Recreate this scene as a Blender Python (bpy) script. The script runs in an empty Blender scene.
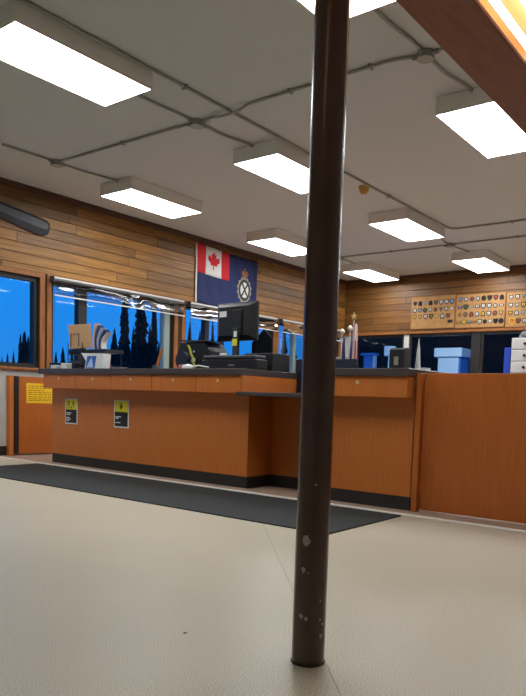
import bpy, bmesh, math, random
from mathutils import Vector, Matrix
random.seed(7)
SC = bpy.context.scene
COL = SC.collection
# ---------------------------------------------------------------- camera
IW, IH = 526.0, 696.0
FPX, PCX, PCY = 681.67, 263 + 11.98, 348 + 106.35
CAM = Vector((0, 0, 0.81))
_yaw, _pit, _rol = map(math.radians, (37.331, -4.657, 1.884))
_f = Vector((math.cos(_yaw) * math.cos(_pit), math.sin(_yaw) * math.cos(_pit), math.sin(_pit)))
_r0 = Vector((math.sin(_yaw), -math.cos(_yaw), 0)); _u0 = _r0.cross(_f)
_r = _r0 * math.cos(_rol) + _u0 * math.sin(_rol)
_u = _u0 * math.cos(_rol) - _r0 * math.sin(_rol)
cd = bpy.data.cameras.new('camera'); cam = bpy.data.objects.new('camera', cd); COL.objects.link(cam)
cam.matrix_world = Matrix(((_r.x, _u.x, -_f.x, CAM.x), (_r.y, _u.y, -_f.y, CAM.y), (_r.z, _u.z, -_f.z, CAM.z), (0, 0, 0, 1)))
cd.sensor_fit = 'VERTICAL'; cd.sensor_height = 24.0; cd.lens = FPX / IH * 24.0
cd.shift_x = -(PCX - IW / 2) / IH; cd.shift_y = (PCY - IH / 2) / IH
cd.clip_start = 0.02; cd.clip_end = 300
SC.camera = cam
# ---------------------------------------------------------------- world, exposure
LAMP = 17.0
w = bpy.data.worlds.new('dusk_sky'); SC.world = w; w.use_nodes = True
nt = w.node_tree; nt.nodes.clear()
tc = nt.nodes.new('ShaderNodeTexCoord'); sx = nt.nodes.new('ShaderNodeSeparateXYZ')
rp = nt.nodes.new('ShaderNodeValToRGB'); bg = nt.nodes.new('ShaderNodeBackground'); wo = nt.nodes.new('ShaderNodeOutputWorld')
nt.links.new(tc.outputs['Generated'], sx.inputs[0]); nt.links.new(sx.outputs['Z'], rp.inputs[0])
nt.links.new(rp.outputs[0], bg.inputs[0]); nt.links.new(bg.outputs[0], wo.inputs[0])
e = rp.color_ramp.elements
e[0].position = 0.0; e[0].color = (0.022, 0.25, 0.80, 1)
e[1].position = 0.6; e[1].color = (0.008, 0.09, 0.40, 1)
m_ = rp.color_ramp.elements.new(0.16); m_.color = (0.010, 0.28, 0.95, 1)
bg.inputs[1].default_value = 0.95
SC.view_settings.view_transform = 'Standard'; SC.view_settings.look = 'None'
SC.view_settings.exposure = 0.0; SC.view_settings.gamma = 1.0; SC.view_settings.use_curve_mapping = False

# ---------------------------------------------------------------- helpers
def ray(px, py):
    return _r * ((px - PCX) / FPX) - _u * ((py - PCY) / FPX) + _f
def at(px, py, ax, val):
    "point of the pixel's ray on the plane axis = val"
    d = ray(px, py); return CAM + d * ((val - CAM[ax]) / d[ax])
def srgb(*c):
    return tuple(((v / 255) / 12.92 if v / 255 <= 0.04045 else ((v / 255 + 0.055) / 1.055) ** 2.4) for v in c) + (1,)

MATS = {}
def mat(name, col=(0.5, 0.5, 0.5, 1), rough=0.5, metal=0.0, emit=None, estr=0.0, spec=0.5, coat=0.0):
    if name in MATS: return MATS[name]
    m = bpy.data.materials.new(name); m.use_nodes = True
    b = m.node_tree.nodes['Principled BSDF']
    b.inputs['Base Color'].default_value = col; b.inputs['Roughness'].default_value = rough
    b.inputs['Metallic'].default_value = metal; b.inputs['Specular IOR Level'].default_value = spec
    b.inputs['Coat Weight'].default_value = coat
    if emit: b.inputs['Emission Color'].default_value = emit; b.inputs['Emission Strength'].default_value = estr
    MATS[name] = m; return m
def mixrgb(nt, mode='MIX', fac=1.0):
    n = nt.nodes.new('ShaderNodeMix'); n.data_type = 'RGBA'; n.blend_type = mode
    n.inputs[0].default_value = fac; return n
def noisy(name, c1, c2, scale=(1, 1, 1), nscale=5.0, detail=4, rough=0.5, bump=0.0, rnd=0.0, lo=0.35, hi=0.65, spec=0.5, coat=0.0, dist=0.0):
    "two-tone procedural material; rnd = brightness spread per object"
    m = mat(name, c1, rough, spec=spec, coat=coat); nt = m.node_tree; b = nt.nodes['Principled BSDF']
    tc = nt.nodes.new('ShaderNodeTexCoord'); mp = nt.nodes.new('ShaderNodeMapping'); mp.inputs['Scale'].default_value = scale
    nz = nt.nodes.new('ShaderNodeTexNoise'); nz.inputs['Scale'].default_value = nscale; nz.inputs['Detail'].default_value = detail
    nz.inputs['Distortion'].default_value = dist
    rp = nt.nodes.new('ShaderNodeValToRGB')
    rp.color_ramp.elements[0].position = lo; rp.color_ramp.elements[0].color = c1
    rp.color_ramp.elements[1].position = hi; rp.color_ramp.elements[1].color = c2
    nt.links.new(tc.outputs['Object'], mp.inputs[0]); nt.links.new(mp.outputs[0], nz.inputs['Vector'])
    nt.links.new(nz.outputs['Fac'], rp.inputs[0])
    out = rp.outputs[0]
    if rnd:
        oi = nt.nodes.new('ShaderNodeObjectInfo')
        add = nt.nodes.new('ShaderNodeVectorMath'); add.operation = 'MULTIPLY_ADD'
        cmb = nt.nodes.new('ShaderNodeCombineXYZ')
        for k in range(3): nt.links.new(oi.outputs['Random'], cmb.inputs[k])
        add.inputs[1].default_value = (37, 19, 53)
        nt.links.new(cmb.outputs[0], add.inputs[0]); nt.links.new(mp.outputs[0], add.inputs[2]); nt.links.new(add.outputs[0], nz.inputs['Vector'])
        mr = nt.nodes.new('ShaderNodeMapRange'); mr.inputs[3].default_value = 1 - rnd; mr.inputs[4].default_value = 1 + rnd
        nt.links.new(oi.outputs['Random'], mr.inputs[0])
        vm = nt.nodes.new('ShaderNodeVectorMath'); vm.operation = 'SCALE'
        nt.links.new(out, vm.inputs[0]); nt.links.new(mr.outputs[0], vm.inputs['Scale']); out = vm.outputs[0]
    nt.links.new(out, b.inputs['Base Color'])
    if bump:
        bp = nt.nodes.new('ShaderNodeBump'); bp.inputs['Strength'].default_value = bump; bp.inputs['Distance'].default_value = 0.01
        nt.links.new(nz.outputs['Fac'], bp.inputs['Height']); nt.links.new(bp.outputs[0], b.inputs['Normal'])
    return m
def glassmat(name, tint=(1, 1, 1, 1), refl=0.0, rough=0.02, ior=1.22):
    m = bpy.data.materials.new(name); m.use_nodes = True; nt = m.node_tree; nt.nodes.clear()
    o = nt.nodes.new('ShaderNodeOutputMaterial'); t = nt.nodes.new('ShaderNodeBsdfTransparent'); g = nt.nodes.new('ShaderNodeBsdfGlossy')
    mx = nt.nodes.new('ShaderNodeMixShader'); lw = nt.nodes.new('ShaderNodeFresnel'); lw.inputs['IOR'].default_value = ior
    mu = nt.nodes.new('ShaderNodeMath'); mu.operation = 'MULTIPLY_ADD'; mu.inputs[1].default_value = 1.0; mu.inputs[2].default_value = refl; mu.use_clamp = True
    t.inputs[0].default_value = tint; g.inputs['Roughness'].default_value = rough
    nt.links.new(lw.outputs[0], mu.inputs[0]); nt.links.new(mu.outputs[0], mx.inputs[0]); nt.links.new(t.outputs[0], mx.inputs[1]); nt.links.new(g.outputs[0], mx.inputs[2])
    nt.links.new(mx.outputs[0], o.inputs[0]); MATS[name] = m; return m

class MB:
    "collects faces of several shapes into ONE mesh"
    def __init__(s): s.v = []; s.f = []; s.mi = []; s.sm = []
    def add(s, vs, fs, mi=0, smooth=False):
        o = len(s.v); s.v += [tuple(v) for v in vs]
        for q in fs: s.f.append([o + i for i in q]); s.mi.append(mi); s.sm.append(smooth)
        return s
    def box(s, x0, x1, y0, y1, z0, z1, bev=0.0, mi=0, M=None):
        bm = bmesh.new(); bmesh.ops.create_cube(bm, size=1.0)
        for v in bm.verts:
            v.co = Vector(((x0 + x1) / 2 + v.co.x * (x1 - x0), (y0 + y1) / 2 + v.co.y * (y1 - y0), (z0 + z1) / 2 + v.co.z * (z1 - z0)))
        if bev > 0: bmesh.ops.bevel(bm, geom=bm.edges[:], offset=bev, segments=1, affect='EDGES')
        if M: bm.transform(M)
        bm.verts.index_update(); s.add([v.co.copy() for v in bm.verts], [[v.index for v in f.verts] for f in bm.faces], mi); bm.free(); return s
    def prism(s, pts, axis, a, b, mi=0):
        "polygon (2-D pts) extruded along axis from a to b"
        n = len(pts)
        def p3(p, t): return (t, p[0], p[1]) if axis == 0 else ((p[0], t, p[1]) if axis == 1 else (p[0], p[1], t))
        vs = [p3(p, a) for p in pts] + [p3(p, b) for p in pts]
        fs = [list(range(n))[::-1], list(range(n, 2 * n))] + [[i, (i + 1) % n, n + (i + 1) % n, n + i] for i in range(n)]
        return s.add(vs, fs, mi)
    def tube(s, pts, rad, n=8, mi=0, smooth=True):
        pts = [Vector(p) for p in pts]; rads = rad if isinstance(rad, (list, tuple)) else [rad] * len(pts)
        rings = []; up = None
        for i, p in enumerate(pts):
            d = (pts[min(i + 1, len(pts) - 1)] - pts[max(i - 1, 0)]).normalized()
            if up is None: up = Vector((0, 0, 1)) if abs(d.z) < 0.9 else Vector((1, 0, 0))
            a = d.cross(up).normalized(); b = a.cross(d).normalized(); up = b
            rings.append([p + (a * math.cos(t) + b * math.sin(t)) * rads[i] for t in [2 * math.pi * k / n for k in range(n)]])
        vs = [v for r in rings for v in r]
        fs = [[i * n + k, i * n + (k + 1) % n, (i + 1) * n + (k + 1) % n, (i + 1) * n + k] for i in range(len(pts) - 1) for k in range(n)]
        s.add(vs, fs, mi, smooth)
        s.add(rings[0], [list(range(n))], mi); s.add(rings[-1], [list(range(n))[::-1]], mi); return s
    def lathe(s, prof, c, n=20, mi=0, smooth=True):
        vs = [(c[0] + r * math.cos(2 * math.pi * k / n), c[1] + r * math.sin(2 * math.pi * k / n), c[2] + z) for r, z in prof for k in range(n)]
        fs = [[i * n + k, i * n + (k + 1) % n, (i + 1) * n + (k + 1) % n, (i + 1) * n + k] for i in range(len(prof) - 1) for k in range(n)]
        s.add(vs, fs, mi, smooth); m = len(prof) - 1
        s.add(vs[:n], [list(range(n))[::-1]], mi); s.add(vs[m * n:], [list(range(n))], mi); return s
    def mesh(s, name, mats):
        me = bpy.data.meshes.new(name); me.from_pydata(s.v, [], s.f)
        for m in (mats if isinstance(mats, (list, tuple)) else [mats]): me.materials.append(m)
        for p, i, q in zip(me.polygons, s.mi, s.sm): p.material_index = i; p.use_smooth = q
        me.update(); return me
    def build(s, name, mats, parent=None):
        bm = bmesh.new(); me = s.mesh(name, mats); bm.from_mesh(me); bmesh.ops.recalc_face_normals(bm, faces=bm.faces[:]); bm.to_mesh(me); bm.free()
        o = bpy.data.objects.new(name, me); COL.objects.link(o)
        if parent: o.parent = parent
        if parent and parent.get('_loc'): o.location = -Vector(parent['_loc'])
        return o
def tag(o, label=None, cat=None, group=None, kind=None):
    if label: o['label'] = label
    if cat: o['category'] = cat
    if group: o['group'] = group
    if kind: o['kind'] = kind
    return o
def thing(name, label, cat, loc, group=None, kind=None):
    "Empty at the base of a thing; its parts are built in world coordinates and shifted by -loc"
    o = bpy.data.objects.new(name, None); COL.objects.link(o); o.location = loc; o.empty_display_size = 0.1
    o['_loc'] = tuple(loc); return tag(o, label, cat, group, kind)
def BX(*a, **k): return MB().box(*a, **k)
def copy_tree(o, parent=None, loc=None):
    c = o.copy(); COL.objects.link(c); c.parent = parent
    if loc is not None: c.location = loc
    for ch in o.children: copy_tree(ch, c)
    return c
def poly_on(pts, o, ex, ey, n, t):
    "flat polygon piece of thickness t standing proud of a surface: pts 2-D, o origin, ex/ey axes, n normal"
    b = MB(); k = len(pts); A = [o + ex * p[0] + ey * p[1] for p in pts]; B = [a + n * t for a in A]
    b.add(A + B, [list(range(k))[::-1], list(range(k, 2 * k))] + [[i, (i + 1) % k, k + (i + 1) % k, k + i] for i in range(k)]); return b

# ---------------------------------------------------------------- materials
M_ceil = noisy('ceiling_paint', srgb(202, 206, 206), srgb(208, 212, 212), nscale=60, rough=0.9, bump=0.05)
M_white = noisy('wall_paint', srgb(196, 198, 194), srgb(206, 208, 204), nscale=3, rough=0.8)
M_plank = noisy('plank_wood', srgb(110, 72, 26), srgb(150, 104, 44), scale=(0.6, 0.6, 14), nscale=3.2, detail=6, rough=0.5, bump=0.06, rnd=0.38, dist=0.6)
M_plankr = noisy('plank_wood_dimmed', srgb(98, 62, 23), srgb(122, 81, 33), scale=(0.6, 0.6, 14), nscale=3.2, detail=6, rough=0.5, bump=0.06, rnd=0.2, dist=0.6)  # darker plank copy, far wall's light falloff put into the colour
M_back = mat('wall_backing', srgb(60, 36, 16), 0.8)
M_trimw = noisy('wood_casing', srgb(132, 78, 30), srgb(158, 98, 44), scale=(8, 8, 0.8), nscale=4, rough=0.5)
M_dtrim = noisy('dark_crown', srgb(66, 40, 24), srgb(84, 52, 32), scale=(0.6, 3, 10), nscale=4, rough=0.5)
M_lam = noisy('counter_laminate', srgb(188, 104, 40), srgb(200, 115, 47), scale=(14, 14, 0.7), nscale=5, detail=5, rough=0.42, lo=0.3, hi=0.7)
M_lam2 = noisy('gate_laminate', srgb(176, 93, 32), srgb(188, 103, 38), scale=(14, 14, 0.7), nscale=5, detail=5, rough=0.42, lo=0.3, hi=0.7)
M_top = noisy('countertop_laminate', srgb(62, 54, 54), srgb(78, 68, 66), nscale=120, rough=0.35)
M_toe = mat('black_vinyl_base', srgb(38, 34, 33), 0.55)
M_black = mat('black_plastic', srgb(26, 26, 29), 0.45)
M_dgrey = mat('dark_grey_plastic', srgb(52, 53, 57), 0.5)
M_wplast = mat('white_plastic', srgb(222, 222, 220), 0.45)
M_fix = mat('fixture_enamel', srgb(228, 226, 220), 0.5)
M_diff = mat('lamp_diffuser', (1, 1, 1, 1), 0.5, emit=(0.955, 1.0, 1.015, 1), estr=LAMP)
M_cond = mat('conduit_steel', srgb(158, 160, 153), 0.5, metal=0.0)
M_jbox = mat('junction_steel', srgb(140, 140, 136), 0.5, metal=0.1)
M_pole = noisy('pole_paint', srgb(76, 56, 48), srgb(82, 60, 52), nscale=9, rough=0.26, spec=0.6)
M_chip = mat('bare_primer', srgb(186, 176, 168), 0.7)
M_frame = mat('black_window_frame', srgb(30, 27, 26), 0.45)
M_alu = mat('aluminium_frame', srgb(150, 168, 160), 0.4, metal=0.3)
M_glass = glassmat('window_glass')
M_film = glassmat('clear_plastic_film', (0.52, 0.54, 0.58, 1), 0.03, 0.08, 1.4)
M_mat = noisy('ribbed_mat', srgb(34, 37, 37), srgb(54, 58, 57), scale=(30, 3, 3), nscale=30, detail=3, rough=0.9, bump=0.4)
M_metal = mat('threshold_metal', srgb(232, 228, 220), 0.4, metal=0.0)
M_spruce = noisy('spruce_needles', srgb(14, 24, 22), srgb(26, 38, 36), nscale=6, rough=0.9)
M_bark = mat('bark', srgb(28, 22, 20), 0.9)
M_paper = mat('white_paper', srgb(225, 225, 222), 0.8)
M_navy = noisy('flag_navy', srgb(20, 29, 76), srgb(25, 36, 86), nscale=3, rough=0.8)
M_red = mat('flag_red', srgb(205, 32, 44), 0.8)
M_fwhite = mat('flag_white', srgb(220, 218, 214), 0.8)
M_gold = mat('crest_gold', srgb(165, 125, 60), 0.5)
M_yel = mat('notice_yellow', srgb(246, 196, 20), 0.7)
M_yel2 = mat('sign_yellow', srgb(226, 214, 40), 0.6)
M_ink = mat('black_ink', srgb(28, 28, 30), 0.7)
M_inkb = mat('brown_ink', srgb(150, 105, 10), 0.8)
M_bd = noisy('patch_board_cork', srgb(160, 118, 68), srgb(172, 130, 78), nscale=8, rough=0.8)
M_brown = noisy('trough_plywood', srgb(128, 78, 60), srgb(144, 90, 70), scale=(0.8, 9, 9), nscale=6, detail=6, rough=0.55, dist=1.2)
M_tube = mat('fluorescent_tube', (1, 1, 1, 1), 0.5, emit=(1.0, 0.90, 0.74, 1), estr=8)

# ---------------------------------------------------------------- the floor (speckled vinyl), seam, threshold
XB, XT, XW, YR, YW, ZC = -2.6, 4.52, 12.5, -3.6, 7.8, 3.34
m = mat('speckled_vinyl', srgb(190, 181, 166), 0.38, spec=0.4); nt = m.node_tree; b = nt.nodes['Principled BSDF']
tc = nt.nodes.new('ShaderNodeTexCoord'); n1 = nt.nodes.new('ShaderNodeTexNoise'); n1.inputs['Scale'].default_value = 260; n1.inputs['Detail'].default_value = 2
n2 = nt.nodes.new('ShaderNodeTexNoise'); n2.inputs['Scale'].default_value = 1.3
r1 = nt.nodes.new('ShaderNodeValToRGB'); r1.color_ramp.elements[0].position = 0.36; r1.color_ramp.elements[0].color = srgb(140, 128, 106)
r1.color_ramp.elements[1].position = 0.56; r1.color_ramp.elements[1].color = srgb(222, 212, 190)
r2 = nt.nodes.new('ShaderNodeValToRGB'); r2.color_ramp.elements[0].color = (0.86, 0.86, 0.86, 1); r2.color_ramp.elements[1].color = (1, 1, 1, 1)
mx = mixrgb(nt, 'MULTIPLY')
nt.links.new(tc.outputs['Object'], n1.inputs['Vector']); nt.links.new(tc.outputs['Object'], n2.inputs['Vector'])
nt.links.new(n1.outputs['Fac'], r1.inputs[0]); nt.links.new(n2.outputs['Fac'], r2.inputs[0])
nt.links.new(r1.outputs[0], mx.inputs[6]); nt.links.new(r2.outputs[0], mx.inputs[7]); nt.links.new(mx.outputs[2], b.inputs['Base Color'])
M_floor = m
M_floor2 = noisy('taupe_vinyl', srgb(150, 124, 104), srgb(166, 140, 120), nscale=90, rough=0.5)
fl = tag(BX(XB, XT, YR, YW, -0.1, 0).build('floor', M_floor), 'pale beige speckled vinyl floor of the waiting area', 'floor', kind='structure')
tag(BX(XT, XW, YR, YW, -0.1, 0).build('floor', M_floor2), 'taupe floor behind and along the service counter', 'floor', kind='structure')
tag(BX(4.450, 4.502, YR, YW - .02, 0, 0.008, bev=0.002).build('trim_1', M_metal), 'thin pale metal threshold strip where beige floor meets taupe', 'threshold', kind='structure')
pa, pb = at(262, 522, 2, 0), at(352, 720, 2, 0); dv = (pb - pa).normalized(); nv = Vector((-dv.y, dv.x, 0)) * 0.0013
MB().add([pa - nv, pb - nv, pb + nv, pa + nv] + [q + Vector((0, 0, .0008)) for q in (pa - nv, pb - nv, pb + nv, pa + nv)], [(3, 2, 1, 0), (4, 5, 6, 7), (0, 1, 5, 4), (2, 3, 7, 6)]).build('seam', mat('floor_seam', srgb(172, 160, 142), 0.7), fl)
BX(at(185, 633, 2, 0).x - .006, at(185, 633, 2, 0).x + .006, at(185, 633, 2, 0).y - .005, at(185, 633, 2, 0).y + .005, 0, .001).build('scuff', M_ink, fl)
tag(BX(3.44, 4.40, 2.20, 6.66, 0, 0.010, bev=0.003).build('floor_mat', M_mat), 'long charcoal entrance mat lying in front of the counter', 'mat')

# ---------------------------------------------------------------- ceiling and outer walls
tag(BX(XB, XW + .2, YR, YW + .2, ZC, ZC + .1).build('ceiling', M_ceil), 'flat off-white painted ceiling', 'ceiling', kind='structure')
tag(BX(XB - .15, XB, YR, YW, 0, ZC).build('wall_back', M_white), 'white painted wall behind the viewer', 'wall', kind='structure')
tag(BX(XB, XW, YR - .15, YR, 0, ZC).build('wall_right', M_white), 'white painted wall right of the view', 'wall', kind='structure')
WINX = [(2.75, 5.16), (5.33, 7.53), (7.76, 10.04), (10.20, 12.30)]     # openings in the window wall
WZ0, WZ1 = 1.10, 2.25
def holed(lo, hi, holes, z0, z1):
    "boxes (a0,a1,zA,zB) that fill a wall around its openings"
    out = [(lo, hi, 0, z0), (lo, hi, z1, ZC)]; a = lo
    for h0, h1 in holes: out.append((a, h0, z0, z1)); a = h1
    out.append((a, hi, z0, z1)); return out
wb = MB()
for a0, a1, z0, z1 in holed(XB, XW + .2, WINX, WZ0, WZ1): wb.box(a0, a1, YW, YW + .2, z0, z1, mi=0 if z1 <= WZ0 else 1)
wl = tag(wb.build('wall_left', [M_white, M_back]), 'long window wall with horizontal wood planks above white paint', 'wall', kind='structure')
WRY = [(-2.6, -0.4), (-0.3, 2.0), (2.15, 3.7), (3.95, 4.80), (4.94, 6.27), (6.38, 7.50)]  # openings in the far wall
RZ0, RZ1 = 0.95, 2.18
wb = MB()
for a0, a1, z0, z1 in holed(YR, YW, WRY, RZ0, RZ1): wb.box(XW, XW + .2, a0, a1, z0, z1, mi=1 if z1 > RZ1 else (2 if z0 == RZ0 and a1 < 6 and a0 > YR else 0))
wf = tag(wb.build('wall_far', [M_white, M_back, M_frame]), 'far wall with dark windows below horizontal wood planks', 'wall', kind='structure')
# planks, each one a piece of its wall
PH = 0.127
def planks(wall, axis, lo, hi, z0, z1, material, lmin, lmax, off):
    z = z1; row = 0
    while z > z0 + 0.02:
        zb = max(z0, z - PH); a = lo; first = True
        while a < hi - 0.01:
            L = random.uniform(lmin, lmax) * (random.uniform(.3, 1) if first else 1); first = False
            e_ = min(hi, a + L); e_ = hi if hi - e_ < 0.4 else e_
            g = 0.0025; d = 0.016 + random.uniform(-.0015, .0015)
            bb = MB()
            ln = e_ - a
            if axis == 0: bb.box(-ln / 2 + g / 2, ln / 2 - g / 2, -d, 0, -(z - zb) / 2 + g, (z - zb) / 2 - g, bev=0.003)
            else: bb.box(-d, 0, -ln / 2 + g / 2, ln / 2 - g / 2, -(z - zb) / 2 + g, (z - zb) / 2 - g, bev=0.003)
            o = bb.build('plank', material, wall)
            o.location = ((a + e_) / 2, off, (z + zb) / 2) if axis == 0 else (off, (a + e_) / 2, (z + zb) / 2)
            a = e_
        z = zb; row += 1
planks(wl, 0, XB, XW, WZ1 + .06, ZC - .07, M_plank, 1.2, 3.2, YW)
planks(wf, 1, YR, YW - .02, RZ1 + .05, ZC - .05, M_plankr, 1.4, 3.4, XW)
tag(BX(XB, XW - .03, YW - .045, YW, ZC - .07, ZC, bev=.008).build('trim_2', M_dtrim), 'dark wooden crown strip along the window wall ceiling', 'trim', kind='structure')
tag(BX(XW - .03, XW, YR, YW, ZC - .05, ZC, bev=.006).build('trim_3', M_dtrim), 'dark wooden crown strip along the far wall ceiling', 'trim', kind='structure')
tag(BX(XW - .035, XW, YR, YW, RZ1, RZ1 + .05, bev=.006).build('trim_4', M_trimw), 'wooden ledge strip under the planks of the far wall', 'trim', kind='structure')
tag(BX(XB, 4.70, YW - .015, YW, 0, 0.115, bev=.004).build('baseboard_left', M_toe), 'black vinyl baseboard on the white wall by the gate', 'baseboard', kind='structure')

# ---------------------------------------------------------------- windows
def window_x(n, x0, x1, mulls, label):
    W = thing('window_%d' % n, label, 'window', ((x0 + x1) / 2, YW, WZ0), kind='structure')
    fw = 0.055
    b = MB().box(x0, x1, YW + .03, YW + .13, WZ0, WZ0 + fw).box(x0, x1, YW + .03, YW + .13, WZ1 - fw, WZ1)
    b.box(x0, x0 + fw, YW + .03, YW + .13, WZ0 + fw, WZ1 - fw).box(x1 - fw, x1, YW + .03, YW + .13, WZ0 + fw, WZ1 - fw)
    b.build('window_frame', M_frame, W)
    edges = [x0 + fw]
    for a, c, mm in mulls:
        BX(a, c, YW + .03, YW + .13, WZ0 + fw, WZ1 - fw).build('mullion', mm, W); edges += [a, c]
    edges.append(x1 - fw)
    for i in range(0, len(edges), 2): BX(edges[i], edges[i + 1], YW + .075, YW + .083, WZ0 + fw, WZ1 - fw).build('pane', M_glass, W)
    c = MB().box(x0 - .07, x0, YW - .02, YW, WZ0 - .03, WZ1 + .06).box(x1, x1 + .07, YW - .02, YW, WZ0 - .03, WZ1 + .06)
    c.box(x0, x1, YW - .02, YW, WZ1, WZ1 + .06)
    c.build('casing', M_trimw, W)
    BX(x0 - .07, x1 + .07, YW - .06, YW + .03, WZ0 - .035, WZ0, bev=.006).build('window_sill', M_trimw, W)
window_x(1, *WINX[0], [], 'large black-framed window by the gate, leftmost in the window wall')
window_x(2, *WINX[1], [(5.785, 5.916, M_frame), (7.36, 7.47, M_alu)], 'wide window behind the counter with a dark mullion and spruce view')
window_x(3, *WINX[2], [(8.27, 8.36, M_frame)], 'window below the hanging flag, partly behind the monitor')
window_x(4, *WINX[3], [(10.75, 10.82, M_alu), (11.4, 11.46, M_frame)], 'window of the window wall nearest the far corner')
FARL = ['far wall window hidden right of the view', 'far wall window right of the view beyond the cabinet', 'far wall window behind the white drawer unit',
        'narrow far wall window under the third patch board', 'far wall window with pale blue shed outside', 'far wall window nearest the flagpoles in the corner']
for i, (y0, y1) in enumerate(WRY):
    W = thing('window_%d' % (5 + i), FARL[i], 'window', (XW, (y0 + y1) / 2, RZ0), kind='structure'); fw = .05
    b = MB().box(XW + .02, XW + .12, y0, y1, RZ0, RZ0 + fw).box(XW + .02, XW + .12, y0, y1, RZ1 - fw, RZ1)
    b.box(XW + .02, XW + .12, y0, y0 + fw, RZ0 + fw, RZ1 - fw).box(XW + .02, XW + .12, y1 - fw, y1, RZ0 + fw, RZ1 - fw)
    b.build('window_frame', M_frame, W); BX(XW + .07, XW + .078, y0 + fw, y1 - fw, RZ0 + fw, RZ1 - fw).build('pane', M_glass, W)

# clear plastic roller blinds above the counter windows
def blind(x0, x1, label, seed):
    rnd = random.Random(seed); yb = YW - .075
    B = thing('plastic_roller_blind', label, 'blind', ((x0 + x1) / 2, yb, 2.05), 'clear plastic blinds')
    BX(x0, x1, yb - .02, YW, 2.262, 2.285, bev=.004).build('top_rail', M_wplast, B)
    MB().tube([(x0, yb, 2.245), (x1, yb, 2.245)], .018, 10).build('roller', mat('roller_tube', srgb(88, 86, 84), .4), B)
    n = int((x1 - x0) / .02); ph = [rnd.uniform(0, 6.3) for _ in range(6)]; vs = []; fs = []; K = 6
    for i in range(n + 1):
        x = x0 + .02 + (x1 - x0 - .04) * i / n
        for k in range(K + 1):
            t = k / K; a = math.sin(math.pi * t)
            vs.append((x, yb - .022 - a * (.010 * math.sin(3 * x + 2.4 * t + ph[0]) + .004 * math.sin(8 * x - 5 * t + ph[1]) + .0015 * math.sin(19 * x + 7 * t + ph[2])) + .006 * math.sin(2 * math.pi * t), 2.235 - .18 * t))
    fs = [(i * (K + 1) + k, (i + 1) * (K + 1) + k, (i + 1) * (K + 1) + k + 1, i * (K + 1) + k + 1) for i in range(n) for k in range(K)]
    MB().add(vs, fs, 0, True).build('film', M_film, B)
    BX(x0, x1, yb - .032, yb - .012, 2.04, 2.056, bev=.003).build('bottom_bar', M_wplast, B)
    for xe in (x0 - .012, x1): BX(xe, xe + .012, yb - .03, YW, 2.21, 2.29).build('bracket', M_dgrey, B)
    MB().tube([(x0 + .0, yb - .03, 2.21), (x0 + .0, yb - .03, 1.45)], .003, 5).build('pull_cord', M_dgrey, B)
blind(5.31, 7.66, 'clear plastic roller blind over the spruce window behind brochure rack', 1)
blind(7.79, 10.06, 'clear plastic roller blind just below the hanging flag', 2)
blind(10.20, 12.38, 'clear plastic roller blind nearest the far corner, partly behind pole', 3)

# ---------------------------------------------------------------- ceiling fixtures
FX = [(2.60, 3.79), (5.42, 6.62), (8.20, 9.38), (10.98, 12.17)]; FY = [(6.37, 6.94), (4.22, 4.80), (2.02, 2.58), (-.18, .40)]
def fixture(x0, x1, y0, y1, label):
    t = thing('ceiling_light', label, 'ceiling light', ((x0 + x1) / 2, (y0 + y1) / 2, 3.20), 'fluorescent panels on the ceiling')
    BX(x0, x1, y0, y1, 3.212, ZC, bev=.004).build('housing', M_fix, t)
    b = MB(); g = .010
    b.box(x0, x1, y0, y0 + g, 3.198, 3.212).box(x0, x1, y1 - g, y1, 3.198, 3.212).box(x0, x0 + g, y0 + g, y1 - g, 3.198, 3.212).box(x1 - g, x1, y0 + g, y1 - g, 3.198, 3.212)
    b.build('lens_frame', M_fix, t)
    BX(x0 + g, x1 - g, y0 + g, y1 - g, 3.200, 3.212).build('diffuser', M_diff, t)
LAB = {(0, 0): 'lit ceiling panel barely showing at the left edge above the blade', (1, 0): 'lit ceiling panel nearest the plank wall, above left window blind',
       (2, 0): 'lit ceiling panel just right of the flag, beside the pole', (3, 0): 'small lit ceiling panel in the far corner right of the pole',
       (0, 1): 'largest lit ceiling panel, at the top left of the view', (1, 1): 'lit ceiling panel in the middle, cut by the brown pole',
       (2, 1): 'lit ceiling panel right of the pole beside the yellowed smoke detector', (3, 1): 'small lit ceiling panel closest to the patch boards',
       (0, 2): 'lit ceiling panel at the top edge, crossed by the brown pole', (1, 2): 'lit ceiling panel partly hidden by the brown wooden trough'}
for i, (x0, x1) in enumerate(FX):
    for j, (y0, y1) in enumerate(FY):
        if j == 3 and i == 0: continue
        fixture(x0, x1, y0, y1, LAB.get((i, j), 'lit ceiling panel out of view on the right side'))

# conduits, junction boxes
ZP = ZC - .016
def conduit(pts, label, clips=()):
    t = thing('conduit', label, 'conduit', pts[0], 'steel conduit runs on the ceiling')
    MB().tube(pts, .0125, 8).build('pipe', M_cond, t)
    for (x, y, ax) in clips:
        b = BX(x - .012, x + .012, y - .028, y + .028, ZC - .033, ZC, bev=.004) if ax == 0 else BX(x - .028, x + .028, y - .012, y + .012, ZC - .033, ZC, bev=.004)
        b.build('clip', M_jbox, t)
YC = 4.178
conduit([(0.4, YC, ZP), (9.36, YC, ZP), (9.44, YC - .03, ZP), (9.48, YC - .1, ZP), (9.5, -3.4, ZP)], 'longest ceiling conduit running past the panels then bending right', [(4.1, YC, 0), (7.6, YC, 0), (9.5, 3.3, 1)])
JB = {'a': (4.63, 6.68), 'b': (4.68, 4.60), 'c': (4.69, 2.33), 'd': (10.36, 4.56), 'e': (10.36, 6.62)}
def jog(x0, y0, x1, y1, z0=ZP, z1=ZP):
    return [(x0, y0, z0), (x0 * .7 + x1 * .3, y0 * .7 + y1 * .3, z0), (x0 * .3 + x1 * .7, y0 * .3 + y1 * .7, z1), (x1, y1, z1)]
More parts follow.
